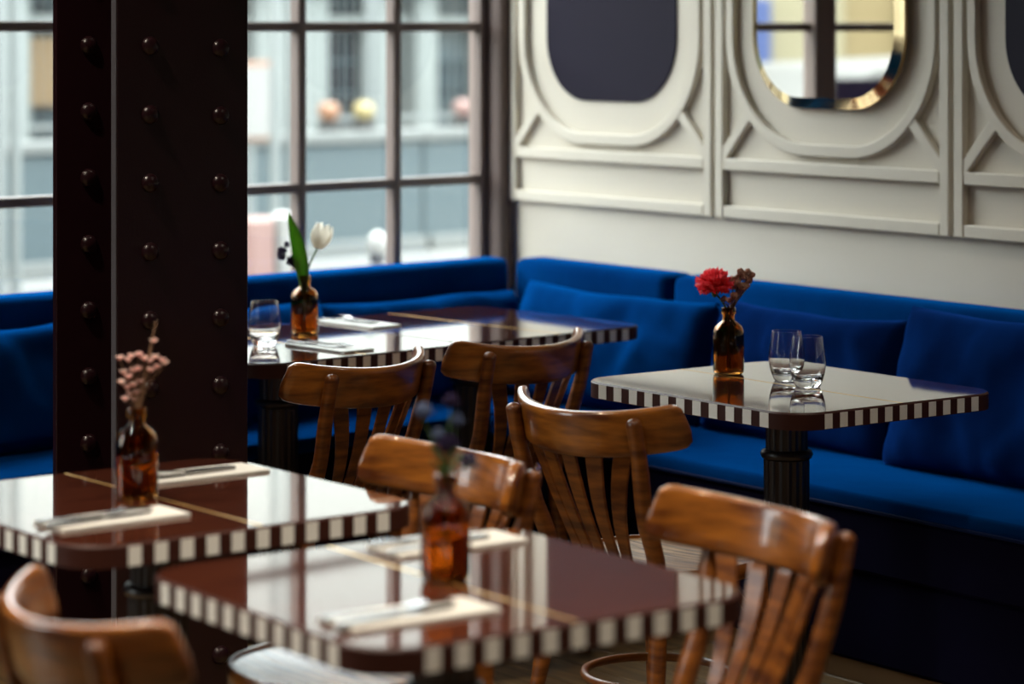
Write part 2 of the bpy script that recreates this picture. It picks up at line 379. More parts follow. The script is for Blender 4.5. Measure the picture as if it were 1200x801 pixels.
dome.lathe(prof, 14); rv = dome.mesh('rivet', smooth=60)
for y, cols in ((0, (.082, .262)), (PS, (.082,))):
    for x in cols:
        for k in range(-9, 12):
            link_mesh('rivet', rv, IRON, pil, loc=(x, y, 1.536+.15*k - (.006 if x > .2 else 0)), rx=R(90))

# ------------------------------------------------------------------ banquettes
def bench_seat(parent, poly, z0, z1, mt, name='seat'):
    return MB().prism(poly, z0, z1).build(name, mt, parent, smooth=40, bevel=.012 if z1 < .5 else .028, seg=3)
bA = empty('window_banquette', C0, RZA, 'long blue velvet banquette running under the window', 'banquette', 'corner banquettes')
bB = empty('wall_banquette', C0, RZB, 'deep blue velvet banquette along the cream panelled wall', 'banquette', 'corner banquettes')
SA, SB = .66, .72
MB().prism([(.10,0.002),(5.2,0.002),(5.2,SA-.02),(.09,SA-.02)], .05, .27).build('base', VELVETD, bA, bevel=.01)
MB().prism([(.10,0.002),(5.2,0.002),(5.2,SA-.004),(.09,SA-.004)], .271, .418).build('border', VELVETD, bA, bevel=.008)  # front of the blue seat, its shade put into a darker colour
bench_seat(bA, [(.10,.002),(5.2,.002),(5.2,SA),(.105,SA)], .419, .46, VELVET, 'seat_cushion')
MB().prism([(.12,.01),(5.2,.01),(5.2,SA-.03),(.10,SA-.03)], .001, .049).build('plinth', PLINTH, bA)
bench_seat(bA, [(.145,.05),(5.2,.05),(5.2,.17),(.165,.17)], .461, .850, VELVET, 'backrest')
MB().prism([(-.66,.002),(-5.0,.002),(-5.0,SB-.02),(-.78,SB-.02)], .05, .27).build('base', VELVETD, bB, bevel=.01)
MB().prism([(-.66,.002),(-5.0,.002),(-5.0,SB-.004),(-.78,SB-.004)], .271, .418).build('border', VELVETD, bB, bevel=.008)  # seat front again, velvet in shade painted as dark navy
bench_seat(bB, [(-.665,.002),(-5.0,.002),(-5.0,SB),(-.785,SB)], .419, .46, VELVET, 'seat_cushion')
MB().tube([(-.80,SB+.001,.424),(-5.0,SB+.001,.424)], [.005]*2, 6, cap=False).build('piping', PIPE, bB)
MB().prism([(-.67,.01),(-5.0,.01),(-5.0,SB-.03),(-.79,SB-.03)], .001, .049).build('plinth', PLINTH, bB)
bench_seat(bB, [(-.178,.002),(-.935,.002),(-.935,.14),(-.195,.14)], .461, .850, VELVET, 'backrest')
bench_seat(bB, [(-.965,.002),(-5.0,.002),(-5.0,.13),(-.965,.13)], .461, .850, VELVET, 'backrest')

def cushion(name, label, w, h, th, loc, rz, lean, mt=VELVET, seed=0, ear=.03, roll=0):
    m = MB(); nu, nv = 34, 22
    def side(sg):
        def fn(u, v):
            a, b = 2*u-1, 2*v-1
            pin = 1-.07*(1-b*b)*abs(a)**3*0 
            x = a*w/2*(1-.045*(1-abs(b)**2.5)*abs(a)**4); z = b*h/2*(1-.07*(1-abs(a)**2.5)*abs(b)**4)
            e = max(0, (1-a**4))*max(0, (1-b**4))
            y = sg*th/2*(e**.42)
            nz = noise.noise(Vector((x*6+seed, z*6, seed*1.7)))*.026*e**.5 + noise.noise(Vector((x*17, z*13+seed, sg*3.)))*.010*e**.5
            cr = math.sin(18*(a*.6-b)+seed)*.004*e**.5*max(0,abs(a)-.3)
            return (x, y+sg*(nz+cr), z+.012*noise.noise(Vector((x*4, seed, 2.)))*max(0,b))
        return fn
    m.grid(side(1), nu, nv); m.grid(side(-1), nu, nv)
    me = m.mesh(name)
    bm = bmesh.new(); bm.from_mesh(me); bmesh.ops.remove_doubles(bm, verts=bm.verts, dist=.0006); bmesh.ops.recalc_face_normals(bm, faces=bm.faces); bm.to_mesh(me); bm.free()
    me.shade_smooth()
    o = link_mesh(name, me, mt, None, loc=loc); o.rotation_euler = (lean, roll, rz); o.rotation_mode = 'XYZ'
    return tag(o, label, 'cushion', 'loose velvet cushions')
cushion('cushion', 'long blue velvet cushion leaning in the bench corner behind the back middle table', .90, .36, .17, PB(.85,.27,.625), RZB, R(14), seed=1)
cushion('cushion', 'dark blue velvet cushion on the wall bench, right behind the two touching tumblers', .74, .375, .15, PB(1.68,.262,.632), RZB, R(14), VELVETN, seed=2)
cushion('cushion', 'large navy velvet cushion with pointed upper corner, rightmost on the wall bench', .74, .43, .17, PB(2.44,.29,.652), RZB, R(15), VELVETN, seed=3)
cushion('cushion', 'blue velvet cushion under the window, between tulip and bench corner', .82, .325, .15, PA(.63,.28,.610), RZA, R(14), seed=4)
cushion('cushion', 'blue velvet cushion directly behind the white tulip bottle', .70, .345, .16, PA(1.36,.285,.617), RZA, R(14), seed=5)
cushion('cushion', 'blue velvet cushion seen left of the black pillar', .80, .35, .17, PA(2.22,.29,.618), RZA, R(14), seed=6)

# ------------------------------------------------------------------ tables
def make_table(loc, yaw, sx, sy, label):
    ua = R(90-yaw)
    t = empty('cafe_table', (loc[0], loc[1], 0), ua, label, 'table', 'striped-edge cafe tables')
    hx, hy, r = sx/2, sy/2, .085
    m = MB(); o = rrect(hx, hy, r, 8); b = .004; n = len(o)
    oi = rrect(hx-b, hy-b, r-b, 8)
    m.add([(x,y,.712) for x,y in o]+[(x,y,.746) for x,y in o]+[(x,y,.75) for x,y in oi],
          [tuple(range(n-1,-1,-1)), tuple(2*n+k for k in range(n))]+[(a*n+k,a*n+(k+1)%n,(a+1)*n+(k+1)%n,(a+1)*n+k) for a in (0,1) for k in range(n)])
    top = m.build('tabletop', LACQ, t, smooth=40)
    top.data.materials.append(EDGEW)
    for p in top.data.polygons:
        if p.normal.z < .95: p.material_index = 1
    for ax, L, off in ((0, sx, hy), (1, sy, hx)):
        st = (L-2*r)/21
        bx = MB().box(-st/2, st/2, -.0008, .0008, .7135, .7455).mesh('edge_inlay')
        for sg in (-1, 1):
            for k in range(11):
                u = -(L/2-r)+st*(2*k+.5)
                e = link_mesh('edge_inlay', bx, INLAY, top, loc=((u, sg*off, 0) if ax == 0 else (sg*off, u, 0)), rz=0 if ax == 0 else R(90))
    MB().box(-.0022, .0022, -hy+.004, hy-.004, .7495, .7504).build('brass_line', BRASS, top)
    fl_ = lambda a, z: 1+.035*math.cos(20*a)
    MB().lathe([(.048,.06),(.050,.10),(.0515,.58)], 80, fl_).build('column', CAST, t, smooth=50)
    MB().lathe([(.050,.581),(.058,.584),(.061,.592),(.058,.600),(.051,.603)], 40).build('collar', CAST, t, smooth=50)
    MB().lathe([(.047,.603),(.0465,.69)], 80, fl_).build('upper_column', CAST, t, smooth=50)
    MB().lathe([(.047,.69),(.09,.698),(.12,.704),(.12,.712)], 32).build('top_plate', CAST, t, smooth=50)
    MB().lathe([(.20,.0),(.205,.012),(.19,.024),(.10,.040),(.065,.052),(.055,.065)], 40).build('base', CAST, t, smooth=50)
    return t
make_table((.635,6.295), 53.2, .643, .756, 'striped-edge table by the wall bench holding a red carnation and two tumblers')
make_table((-.101,4.053), 55.1, .677, .677, 'nearest striped-edge table, blurred in front, with the thistle bottle')
make_table((-.621,4.776), 52.1, .68, .68, 'striped-edge table at left in front of the black pillar, with pink sprigs')
far_ua = Vector((math.sin(R(47.3)), math.cos(R(47.3)), 0))
T2 = Vector((-.113,7.626,0)); T1 = T2-far_ua*.684
make_table(T2, 47.3, .68, .731, 'back striped-edge table next to the bench corner, bare top, right half of the joined pair')
make_table(T1, 47.3, .68, .731, 'back striped-edge table behind the pillar holding the white tulip, left half of the joined pair')

# ------------------------------------------------------------------ chairs
def arc(th, r=.27, yc=-.30): return Vector((r*math.sin(th), yc+r*(1-math.cos(th)), 0))
LEAN = R(12); PIV = Vector((0, -.30, .745))
def lean(p): return PIV + Matrix.Rotation(LEAN, 3, 'X') @ (Vector(p)-PIV)
def make_chair():
    t = empty('bentwood_chair', (0,0,0))
    # back rail: a curved band of rounded section with rounded ends
    m = MB(); n = 44; TH0 = R(58); sec = 16; vs = []
    for i in range(n+1):
        f = -1+2*i/n; th = TH0*f
        c = arc(th); nr = Vector((math.sin(th), -math.cos(th), 0))     # outward
        arcl = (1-abs(f))*TH0*.27
        k = 1 if arcl > .035 else math.sqrt(max(0.0, 1-((.035-arcl)/.035)**2))*.62+.38
        if i in (0, n): k *= .80
        zc = .7475-.004*(1-k)*8
        hh = .048*k; tt = .0115*(1 if 0 < i < n else .55)
        for j in range(sec):
            q = 2*math.pi*j/sec; cz, sy = math.cos(q), math.sin(q)
            z = math.copysign(abs(cz)**.30, cz)*hh; w = math.copysign(abs(sy)**.45, sy)*tt
            p = c+nr*w; p.z = zc+z; vs.append(lean(p))
    fs = [(i*sec+j, i*sec+(j+1)%sec, (i+1)*sec+(j+1)%sec, (i+1)*sec+j) for i in range(n) for j in range(sec)]
    fs += [tuple(range(sec-1,-1,-1)), tuple(n*sec+j for j in range(sec))]
    m.add(vs, fs); m.build('back_rail', WOODR, t, smooth=50)
    for sx in (-1, 1):
        th = R(35)*sx; c = arc(th); nr = Vector((math.sin(th), -math.cos(th), 0))
        a = c+nr*.026; a.z = .772; a = lean(a); b = c+nr*.024; b.z = .69; b = lean(b)
        pts = spline([a, b, (sx*.155, -.228, .58), (sx*.150, -.185, .46), (sx*.160, -.20, .25), (sx*.185, -.255, .002)], 5)
        rad = [(.0165,.0145)]*6+[(.018,.015)]*5+[(.019,.016)]*5+[(.019,.016)]*5+[(.016,.014)]*5
        rad = rad[:len(pts)]
        while len(rad) < len(pts): rad.append((.0145,.0125))
        MB().tube(pts, rad, 12, flat=.75, up=(0,1,0)).build('back_leg', WOOD, t, smooth=60)
        # front leg
        pts = [(sx*.150, .135, .435), (sx*.158, .145, .30), (sx*.172, .165, .12), (sx*.180, .178, .002)]
        MB().tube(pts, [.019,.018,.0155,.0135], 12).build('front_leg', WOOD, t, smooth=60)
        # bentwood bracket under the seat
        pts = spline([(sx*.158,.130,.27), (sx*.150,.09,.36), (sx*.135,.02,.415), (sx*.140,-.06,.405), (sx*.150,-.15,.33)], 5)
        MB().tube(pts, [.0085]*len(pts), 8).build('bracket', WOOD, t, smooth=60)
    pts = spline([(-.150,.150,.27), (-.10,.125,.37), (0,.115,.415), (.10,.125,.37), (.150,.150,.27)], 5)
    MB().tube(pts, [.0085]*len(pts), 8).build('bracket', WOOD, t, smooth=60)
    # slats fan out from the seat to the rail
    for k in range(5):
        x0, x1 = (-.066, -.034, 0, .034, .066)[k], (-.128, -.066, 0, .066, .128)[k]
        m = MB(); nn = 10; vs = []
        for i in range(nn+1):
            f = i/nn; x = x0+(x1-x0)*f**1.7; th = math.asin(max(-1, min(1, x1/.27)))
            e = arc(th); e.z = .715; e = lean(e)
            y = -.172+(e.y+.172)*f-.012*math.sin(math.pi*f); z = .455+(e.z-.455)*f
            w = .0125+.0075*f; ca, sa = math.cos(th*f), math.sin(th*f)
            for (u, v) in ((-1,-1),(1,-1),(1,1),(-1,1)): vs.append((x+u*w*ca-v*.004*sa, y+u*w*sa+v*.004*ca, z))
        fs = [(i*4+j, i*4+(j+1)%4, (i+1)*4+(j+1)%4, (i+1)*4+j) for i in range(nn) for j in range(4)]+[(3,2,1,0),tuple(nn*4+j for j in range(4))]
        m.add(vs, fs).build('back_slat', WOOD, t, smooth=40, bevel=.0015)
    # seat: bentwood hoop with a dished plywood panel
    def out(a, k=1.0):
        x, y = math.cos(a), math.sin(a); r = .205*(1+.035*math.sin(a)-.02*math.cos(4*a)*.5)
        return (x*r*k, y*r*k)
    N = 48; m = MB()
    prof = [(1.0,.428),(1.012,.436),(1.012,.452),(1.0,.460),(.965,.460),(.955,.456),(.95,.436),(.965,.428)]
    vs = [(*out(2*math.pi*k/N, p[0]), p[1]) for p in prof for k in range(N)]; P = len(prof)
    m.add(vs, [(i*N+k, i*N+(k+1)%N, ((i+1)%P)*N+(k+1)%N, ((i+1)%P)*N+k) for i in range(P) for k in range(N)])
    m.build('seat_hoop', WOODR, t, smooth=50)
    m = MB(); prof = [(.956,.440),(.956,.4545),(.80,.4525),(.5,.449),(.2,.448)]
    vs = [(*out(2*math.pi*k/N, p[0]), p[1]) for p in prof for k in range(N)]; P = len(prof)
    m.add(vs, [(i*N+k, i*N+(k+1)%N, (i+1)*N+(k+1)%N, (i+1)*N+k) for i in range(P-1) for k in range(N)]+[tuple(range(N-1,-1,-1)), tuple((P-1)*N+k for k in range(N))])
    m.build('seat', SEATW, t, smooth=40)
    m = MB(); rr = .150; pts = [(rr*1.06*math.cos(a), rr*1.02*math.sin(a)-.015, .205) for a in [2*math.pi*k/40 for k in range(41)]]
    m.tube(pts, [.0095]*41, 8, cap=False).build('stretcher_ring', WOOD, t, smooth=60)
    return t
proto = make_chair()
def place(i, mid, g, label):
    c = proto if i == 0 else copy_tree(proto)
    g = Vector((g[0], g[1], 0)).normalized(); p = Vector((mid[0], mid[1], 0))+g*.185
    c.location = p; c.rotation_euler = (0, 0, math.atan2(g.y, g.x)-R(90))
    tag(c, label, 'chair', 'brown bentwood chairs')
CH = [((.19,5.66), (.70,.71), 'brown bentwood chair pulled up to the red carnation table, back towards us'),
      ((-.375,6.375), (-.78,.63), 'brown bentwood chair at the white tulip table, nearest the black pillar'),
      ((.002,6.80), (-.70,.716), 'brown bentwood chair at the bare back table, below the bench corner'),
      ((-.14,4.915), (-.80,-.60), 'brown bentwood chair between the two left tables, rail behind the thistles'),
      ((.352,4.337), (-.858,-.512), 'orange-brown bentwood chair at lower right, largest, at the nearest table'),
      ((-.543,3.68), (.85,.53), 'blurred bentwood chair cut off at the lower left corner')]
for i, a in enumerate(CH): place(i, *a)

# ------------------------------------------------------------------ bottles, glasses
TZ = .7505
def bottle_mesh():
    o = [(0,0),(.030,0),(.0355,.003),(.0375,.010),(.0375,.092),(.0365,.102),(.032,.113),(.024,.121),(.0165,.126),(.0145,.131),(.0145,.142),(.0175,.143),(.0180,.147),(.0180,.155),(.0165,.158)]
    i = [(.0125,.158),(.0118,.150),(.0118,.130),(.0150,.124),(.022,.1185),(.0300,.110),(.0340,.101),(.0348,.092),(.0348,.014),(.030,.007),(0,.005)]
    return MB().shell(o+i, 40).mesh('amber_bottle', smooth=50)
bmesh_ = bottle_mesh()
def bottle(x, y, label):
    return tag(link_mesh('amber_bottle', bmesh_, AMBER, None, loc=(x,y,TZ)), label, 'bottle', 'amber bottles used as bud vases')
BR_, BL_, BM_, BF_ = (.517,6.50), (-.659,4.78), (-.099,4.06), (-.561,7.36)
bottle(*BR_, 'amber glass bottle holding the red carnation'); bottle(*BL_, 'amber glass bottle holding pink sprigs before the pillar')
bottle(*BM_, 'blurred amber glass bottle with thistles on the nearest table'); bottle(*BF_, 'amber glass bottle holding the white tulip')
def glass_mesh():
    o = [(0,0),(.027,0),(.0300,.003),(.0345,.014),(.0400,.032),(.0425,.050),(.0420,.068),(.0395,.090),(.0355,.112),(.0345,.116)]
    i = [(.0332,.116),(.0342,.112),(.0382,.090),(.0407,.068),(.0412,.050),(.0385,.034),(.033,.0225),(.024,.017),(0,.0150)]
    return MB().shell(o+i, 44).mesh('tumbler', smooth=60)
gm = glass_mesh()
for x, y, lb in ((.643,6.375,'clear empty tumbler by the red carnation, farther of the touching pair'), (.680,6.262,'clear empty tumbler by the red carnation, front one of the pair'), (-.644,7.08,'clear empty tumbler left of the white tulip bottle')):
    tag(link_mesh('tumbler', gm, GLASS, None, loc=(x,y,TZ)), lb, 'glass', 'clear tumblers on the tables')

# ------------------------------------------------------------------ napkins and cutlery
def napkin_mesh():
    m = MB()
    m.box(-.122,.122,-.050,.050,0,.0016); m.box(-.121,.122,-.049,.050,.0018,.0034); m.box(-.122,.1205,-.0505,.049,.0036,.0052)
    m.box(-.122,.1215,.0475,.0515,0,.0050)
    return m.mesh('napkin', bevel=.0006)
def flat(m, outline, zf, th):
    n = len(outline)
    m.add([(x,y,zf(x)) for x,y in outline]+[(x,y,zf(x)+th) for x,y in outline], [tuple(range(n-1,-1,-1)), tuple(range(n,2*n))]+[(i,(i+1)%n,n+(i+1)%n,n+i) for i in range(n)])
def strip(w): return [(x,-h) for x,h in w]+[(x,h) for x,h in w[::-1]]
def knife_mesh():
    m = MB()
    flat(m, strip([(-.105,.004),(-.100,.008),(-.06,.0085),(-.01,.0065),(.005,.005)]), lambda x: 0, .006)
    flat(m, [(.005,-.0045),(.02,-.009),(.07,-.0095),(.095,-.006),(.108,.004),(.09,.0065),(.005,.0055)], lambda x: .0015, .002)
    return m.mesh('knife', bevel=.0006)
def fork_mesh():
    m = MB(); zf = lambda x: .001+.012*max(0, (x-.01)/.09)**1.2*(1 if x < .06 else max(.3, 1-(x-.06)/.06))
    for a, b in (((-.10,.005),(-.096,.0085)), ((-.096,.0085),(-.05,.006)), ((-.05,.006),(0,.0032)), ((0,.0032),(.025,.0035)), ((.025,.0035),(.042,.010)), ((.042,.010),(.060,.0125))):
        flat(m, strip([a, b]), zf, .0028)
    for k in range(4):
        y = -.0105+.007*k
        for x0, x1, w in ((.06,.082,.0022), (.082,.104,.0016)): flat(m, [(x0,y-w),(x1,y-w*.8),(x1,y+w*.8),(x0,y+w)], zf, .0025)
    return m.mesh('fork')
nm, km, fm = napkin_mesh(), knife_mesh(), fork_mesh()
SET = [((-.668,4.56), 52.1, 'front edge of the left table, before the pink sprigs', 0), ((-.575,5.02), 52.1, 'rear edge of the left table, beside the pillar', 180),
       ((-.142,3.81), 55.1, 'front edge of the nearest table', 0), ((-.100,4.335), 55.1, 'rear edge of the nearest table, behind the thistles', 180),
       ((-.473,7.03), 137.3, 'tulip table nearest the chairs', 0), ((-.428,7.60), 137.3, 'tulip table nearest the window', 180)]
for (p, yaw, lb, fl2) in SET:
    a = R(90-yaw); ca, sa = math.cos(a), math.sin(a)
    tag(link_mesh('napkin', nm, NAPKIN, None, loc=(*p, TZ), rz=a), 'folded white napkin, '+lb, 'napkin', 'folded napkins')
    for me, nmn, off, rot, dx in ((km, 'knife', -.016, R(5), -.034), (fm, 'fork', .018, R(-6), -.028)):
        sg = -1 if fl2 else 1
        x, y = p[0]+ca*dx-sa*off, p[1]+sa*dx+ca*off
        tag(link_mesh(nmn, me, STEEL, None, loc=(x, y, TZ+.0054), rz=a+rot+R(fl2)), 'steel %s on the napkin, %s' % (nmn, lb), nmn, 'table %s' % ('knives' if nmn == 'knife' else 'forks'))

# ------------------------------------------------------------------ flowers
def curve_stem(parent, pts, r, mt=STEM, name='stem', n=7):
    q = spline(pts, 6); return MB().tube(q, [r]*len(q), n).build(name, mt, parent, smooth=60)
def petal(m, base, d, L, W, cup, ruff=0, seed=0, nu=6, nv=7):
    d = Vector(d).normalized(); s = d.cross(Vector((0,0,1)))
    s = s.normalized() if s.length > .05 else Vector((1,0,0)); up = s.cross(d).normalized()
    base = Vector(base)
    def fn(u, v):
        a = 2*u-1; w = W*math.sin(math.pi*min(1, .12+.80*v))**.7
        return base+d*(L*v)+s*(a*w)+up*(cup*(a*a)*.5*L*math.sin(math.pi*v*.9)+cup*.35*L*v*v)+Vector((0,0,1))*ruff*v**2*math.sin(a*7+seed*3.)+d*ruff*v*math.sin(a*9+seed)*.6
    m.grid(fn, nu, nv)
def clump(m, c, r, n, seed=0, size=.35):
    rnd = random.Random(seed)
    for k in range(n):
        z = 1-2*(k+.5)/n; ph = k*2.39996; q = math.sqrt(1-z*z)
        p = Vector(c)+Vector((q*math.cos(ph), q*math.sin(ph), z))*r*(.75+.35*rnd.random()); s = r*size*(.7+.6*rnd.random())
        m.add([p+Vector(v)*s for v in ((1,0,0),(-1,0,0),(0,1,0),(0,-1,0),(0,0,1),(0,0,-1))], [(0,2,4),(2,1,4),(1,3,4),(3,0,4),(2,0,5),(1,2,5),(3,1,5),(0,3,5)])
# red carnation
x, y = BR_; e = empty('carnation', (x, y, TZ+.01), 0, 'red ruffled carnation in the amber bottle by the tumblers', 'flower')
hd = Vector((-.034, -.008, .196))
curve_stem(e, [(.004,0,0), (-.002,0,.10), (-.006,0,.145), (-.030,-.006,.182)], .0022)
m = MB(); rnd = random.Random(3)
for lay, (el, nn, L, W) in enumerate(((-22,8,.036,.020),(0,9,.044,.022),(20,9,.045,.022),(38,9,.044,.021),(55,8,.043,.019),(70,7,.042,.017),(84,5,.040,.015))):
    for k in range(nn):
        a = 2*math.pi*(k+.5*lay)/nn+.3*rnd.random(); ee = R(el+rnd.uniform(-8,8))
        petal(m, hd, (math.cos(a)*math.cos(ee), math.sin(a)*math.cos(ee), math.sin(ee)), L*rnd.uniform(.88,1.1), W, .3, .006, lay*7+k, 8, 6)
m.build('bloom', RED, e, smooth=80)
MB().lathe([(.004,-.022),(.008,-.014),(.009,-.002),(.006,.004)], 12, c=hd).build('calyx', STEM, e, smooth=60)
e = empty('dried_sprig', (x, y, TZ+.01), 0, 'brown dried flower sprig beside the red carnation', 'dried flower')
for k, (px, py, pz, r) in enumerate(((.036,.0,.224,.012),(.048,.006,.214,.011),(.024,.006,.218,.011),(.012,-.014,.178,.010),(.018,.004,.200,.011),(.034,-.010,.198,.011),(-.012,-.012,.170,.008),(.003,.008,.165,.008),(.046,-.004,.234,.009),(.056,.0,.226,.009),(.028,-.006,.234,.010),(.042,.004,.200,.010),(.022,-.012,.208,.009),(.012,.006,.214,.009),(.026,.0,.184,.009))):
    curve_stem(e, [(-.003,.003,.002), (.002,.002,.10), (.004+px*.12,py*.2,.145), (px,py,pz-r)], .0012, TWIG)
    m = MB(); clump(m, (px,py,pz), r*.8, 54, k, .30); m.build('flower_head', DRIED, e, smooth=70)
# tulip
x, y = BF_; e = empty('tulip', (x, y, TZ+.01), 0, 'single white tulip with green leaf in the bottle by the window', 'flower')
hd = Vector((.036, 0, .222))
curve_stem(e, [(-.004,0,0), (.001,0,.10), (.005,0,.150), (.020,0,.190), (.036,0,.222)], .0028)
ax = Vector((.28,0,1)).normalized(); rot = ax.to_track_quat('Z','Y').to_matrix()
for k in range(6):
    a = 2*math.pi*k/6+.4; inner = k % 2; m = MB()
    def fn(u, v, a=a, inner=inner):
        s = 2*u-1; w = .72*math.sin(math.pi*min(1,.16+.80*v))**.6
        r = (.030-.003*inner)*(math.sin(math.pi*(.10+.66*v))**.8); b = a+s*w
        return hd+rot @ Vector((r*math.cos(b), r*math.sin(b), .070*v*(1-.10*s*s)-.002))
    m.grid(fn, 8, 10); m.build('petal', TULIP, e, smooth=80)
m = MB()
def leaf(u, v):
    s = 2*u-1; c = Vector((.002-.012*v-.034*v*v, -.004, .10+.215*v)); w = .019*math.sin(math.pi*min(1,.06+.94*v))**.8
    return c+Vector((s*w, -.010*s*s, .006*s))
m.grid(leaf, 6, 14); lf = m.build('leaf', LEAF, e, smooth=80)
sd = lf.modifiers.new('thickness', 'SOLIDIFY'); sd.thickness = .0012
e = empty('purple_bud_sprig', (x, y, TZ+.01), 0, 'dark purple bud sprig leaning left beside the white tulip', 'flower')
curve_stem(e, [(.002,.004,.004), (-.001,.004,.11), (-.006,.004,.15), (-.036,.004,.185), (-.064,.004,.215)], .0012, TWIG)
for k, (px, pz) in enumerate(((-.064,.216),(-.068,.206),(-.060,.205),(-.056,.214),(-.066,.196),(-.058,.196),(-.040,.190),(-.043,.181),(-.034,.183),(-.030,.196),(-.024,.180),(-.022,.170),(-.018,.190),(-.048,.230),(-.030,.178))):
    m = MB(); clump(m, (px, .004+.008*math.sin(k*2.1), pz), .0068, 14, k, .5); m.build('bud', PURPLE, e, smooth=70)
# pink waxflower
x, y = BL_; e = empty('waxflower_sprig', (x, y, TZ+.01), 0, 'sprig of small pink blossoms with a dry stalk, before the pillar', 'flower')
rnd = random.Random(11)
curve_stem(e, [(0,0,.003), (0,0,.10), (.008,0,.16), (.022,.004,.245), (.034,.006,.298)], .0016, TWIG)
fl_pos = [(-.030,.0,.232),(-.016,.01,.228),(-.008,-.008,.236),(.004,.0,.238),(.014,-.006,.232),(.022,.006,.226),(.032,.0,.234),(.044,.004,.228),(.050,-.004,.224),(-.024,.008,.206),(-.014,-.006,.200),(-.006,.004,.210),(.004,-.008,.214),(-.026,-.004,.190),(-.016,.004,.180),(-.006,-.006,.186),(-.012,.006,.168),(.000,.0,.172),(-.020,.0,.160),(-.004,.004,.158),(.006,.004,.190),(.026,-.008,.212),(.036,.006,.216),(.030,.0,.262)]
for k, (px, py, pz) in enumerate(fl_pos):
    curve_stem(e, [(.004,.0,.135), (px*.35,py*.4,.150+(pz-.15)*.4), (px,py,pz)], .0007, TWIG, 'twig', 5)
    m = MB()
    for j in range(5):
        a = 2*math.pi*j/5+k; petal(m, (px,py,pz), (math.cos(a), math.sin(a)-.35, .55), .0100, .0052, .3, 0, 0, 3, 4)
    clump(m, (px,py,pz+.001), .0025, 8, k, .5)
    m.build('blossom', PINK, e, smooth=80)
# thistles
x, y = BM_; e = empty('thistle_sprig', (x, y, TZ+.01), 0, 'blurred blue and purple thistle sprig on the nearest table', 'flower')
for k, (px, pz, r, mt) in enumerate(((-.033,.243,.013,THISTLE),(.008,.258,.012,PURPLE),(.016,.228,.011,THISTLE),(.002,.195,.016,PURPLE),(.034,.170,.013,PURPLE),(-.010,.205,.012,THISTLE))):
    curve_stem(e, [(0,0,.003), (.001,0,.11), (px*.3,0,.150+(pz-.16)*.3), (px,.004*(k%3-1),pz-r)], .0016, STEM)
    m = MB(); clump(m, (px,.004*(k%3-1),pz), r*.8, 46, k, .30)
    for j in range(9):
        a = 2*math.pi*j/9; petal(m, (px,.004*(k%3-1),pz-r*.6), (math.cos(a), math.sin(a), .25), r*1.5, r*.22, .2, 0, 0, 2, 4)
    m.build('thistle_head', mt, e, smooth=70)
for k, (a, z) in enumerate(((.5,.165),(2.4,.175),(3.9,.160),(5.4,.180))):
    m = MB(); petal(m, (0,0,z-.02), (math.cos(a), math.sin(a), .9), .045, .006, .2, 0, 0, 3, 6); m.build('leaf', STEM, e, smooth=80)

# ------------------------------------------------------------------ the street outside
def PO(s, o, z=0): return PA(s, -o, z)
ZG = -.15
g = MB().box(-40, 60, -60, -TH-.02, ZG-.2, ZG).build('street_pavement', PAVE, loc=C0, rz=RZA); tag(g, kind='structure')
rd = MB().box(-40, 60, -8.9, -3.2, ZG, ZG+.004).build('street_road', ASPH, loc=C0, rz=RZA); tag(rd, kind='structure')
# low barrier along the far side of the road, in sections
o = empty('road_barrier', PO(0, 9.6, ZG), RZA, 'low grey-blue barrier with a pale cap along the far side of the street', 'barrier')
for k in range(9):
    X = -13.2+2.05*k
    MB().box(X-1.02, X+1.02, -.12, .12, 0, .86).build('barrier_panel', HOARD, o, bevel=.02); MB().box(X-1.022, X+1.022, -.16, .16, .861, .95).build('cap', CAP, o, bevel=.01)
    MB().box(X-1.0, X+1.0, .125, .2, 0, .12).build('foot', CAP, o, bevel=.01)
# mesh fence behind the barrier
o = empty('mesh_fence', PO(0, 10.6, ZG), RZA, 'tall grey wire mesh fence behind the street barrier', 'fence')
for k in range(6):
    X = -13.0+3.0*k
    for sx in (-1.46, 1.46): MB().tube([(X+sx,0,0),(X+sx,0,2.6)], [.035,.035], 8).build('post', POLE, o)
    for z in (.15, 1.0, 1.75, 2.5): MB().box(X-1.43,X+1.43,-.014,.014,z-.02,z+.02).build('rail', POLE, o)
    m = MB()
    for j in range(36): m.box(X-1.42+2.84*j/35-.002, X-1.42+2.84*j/35+.002, -.005, .005, .16, 2.5)
    tag(m.build('wire_mesh', POLE, o), kind='stuff')
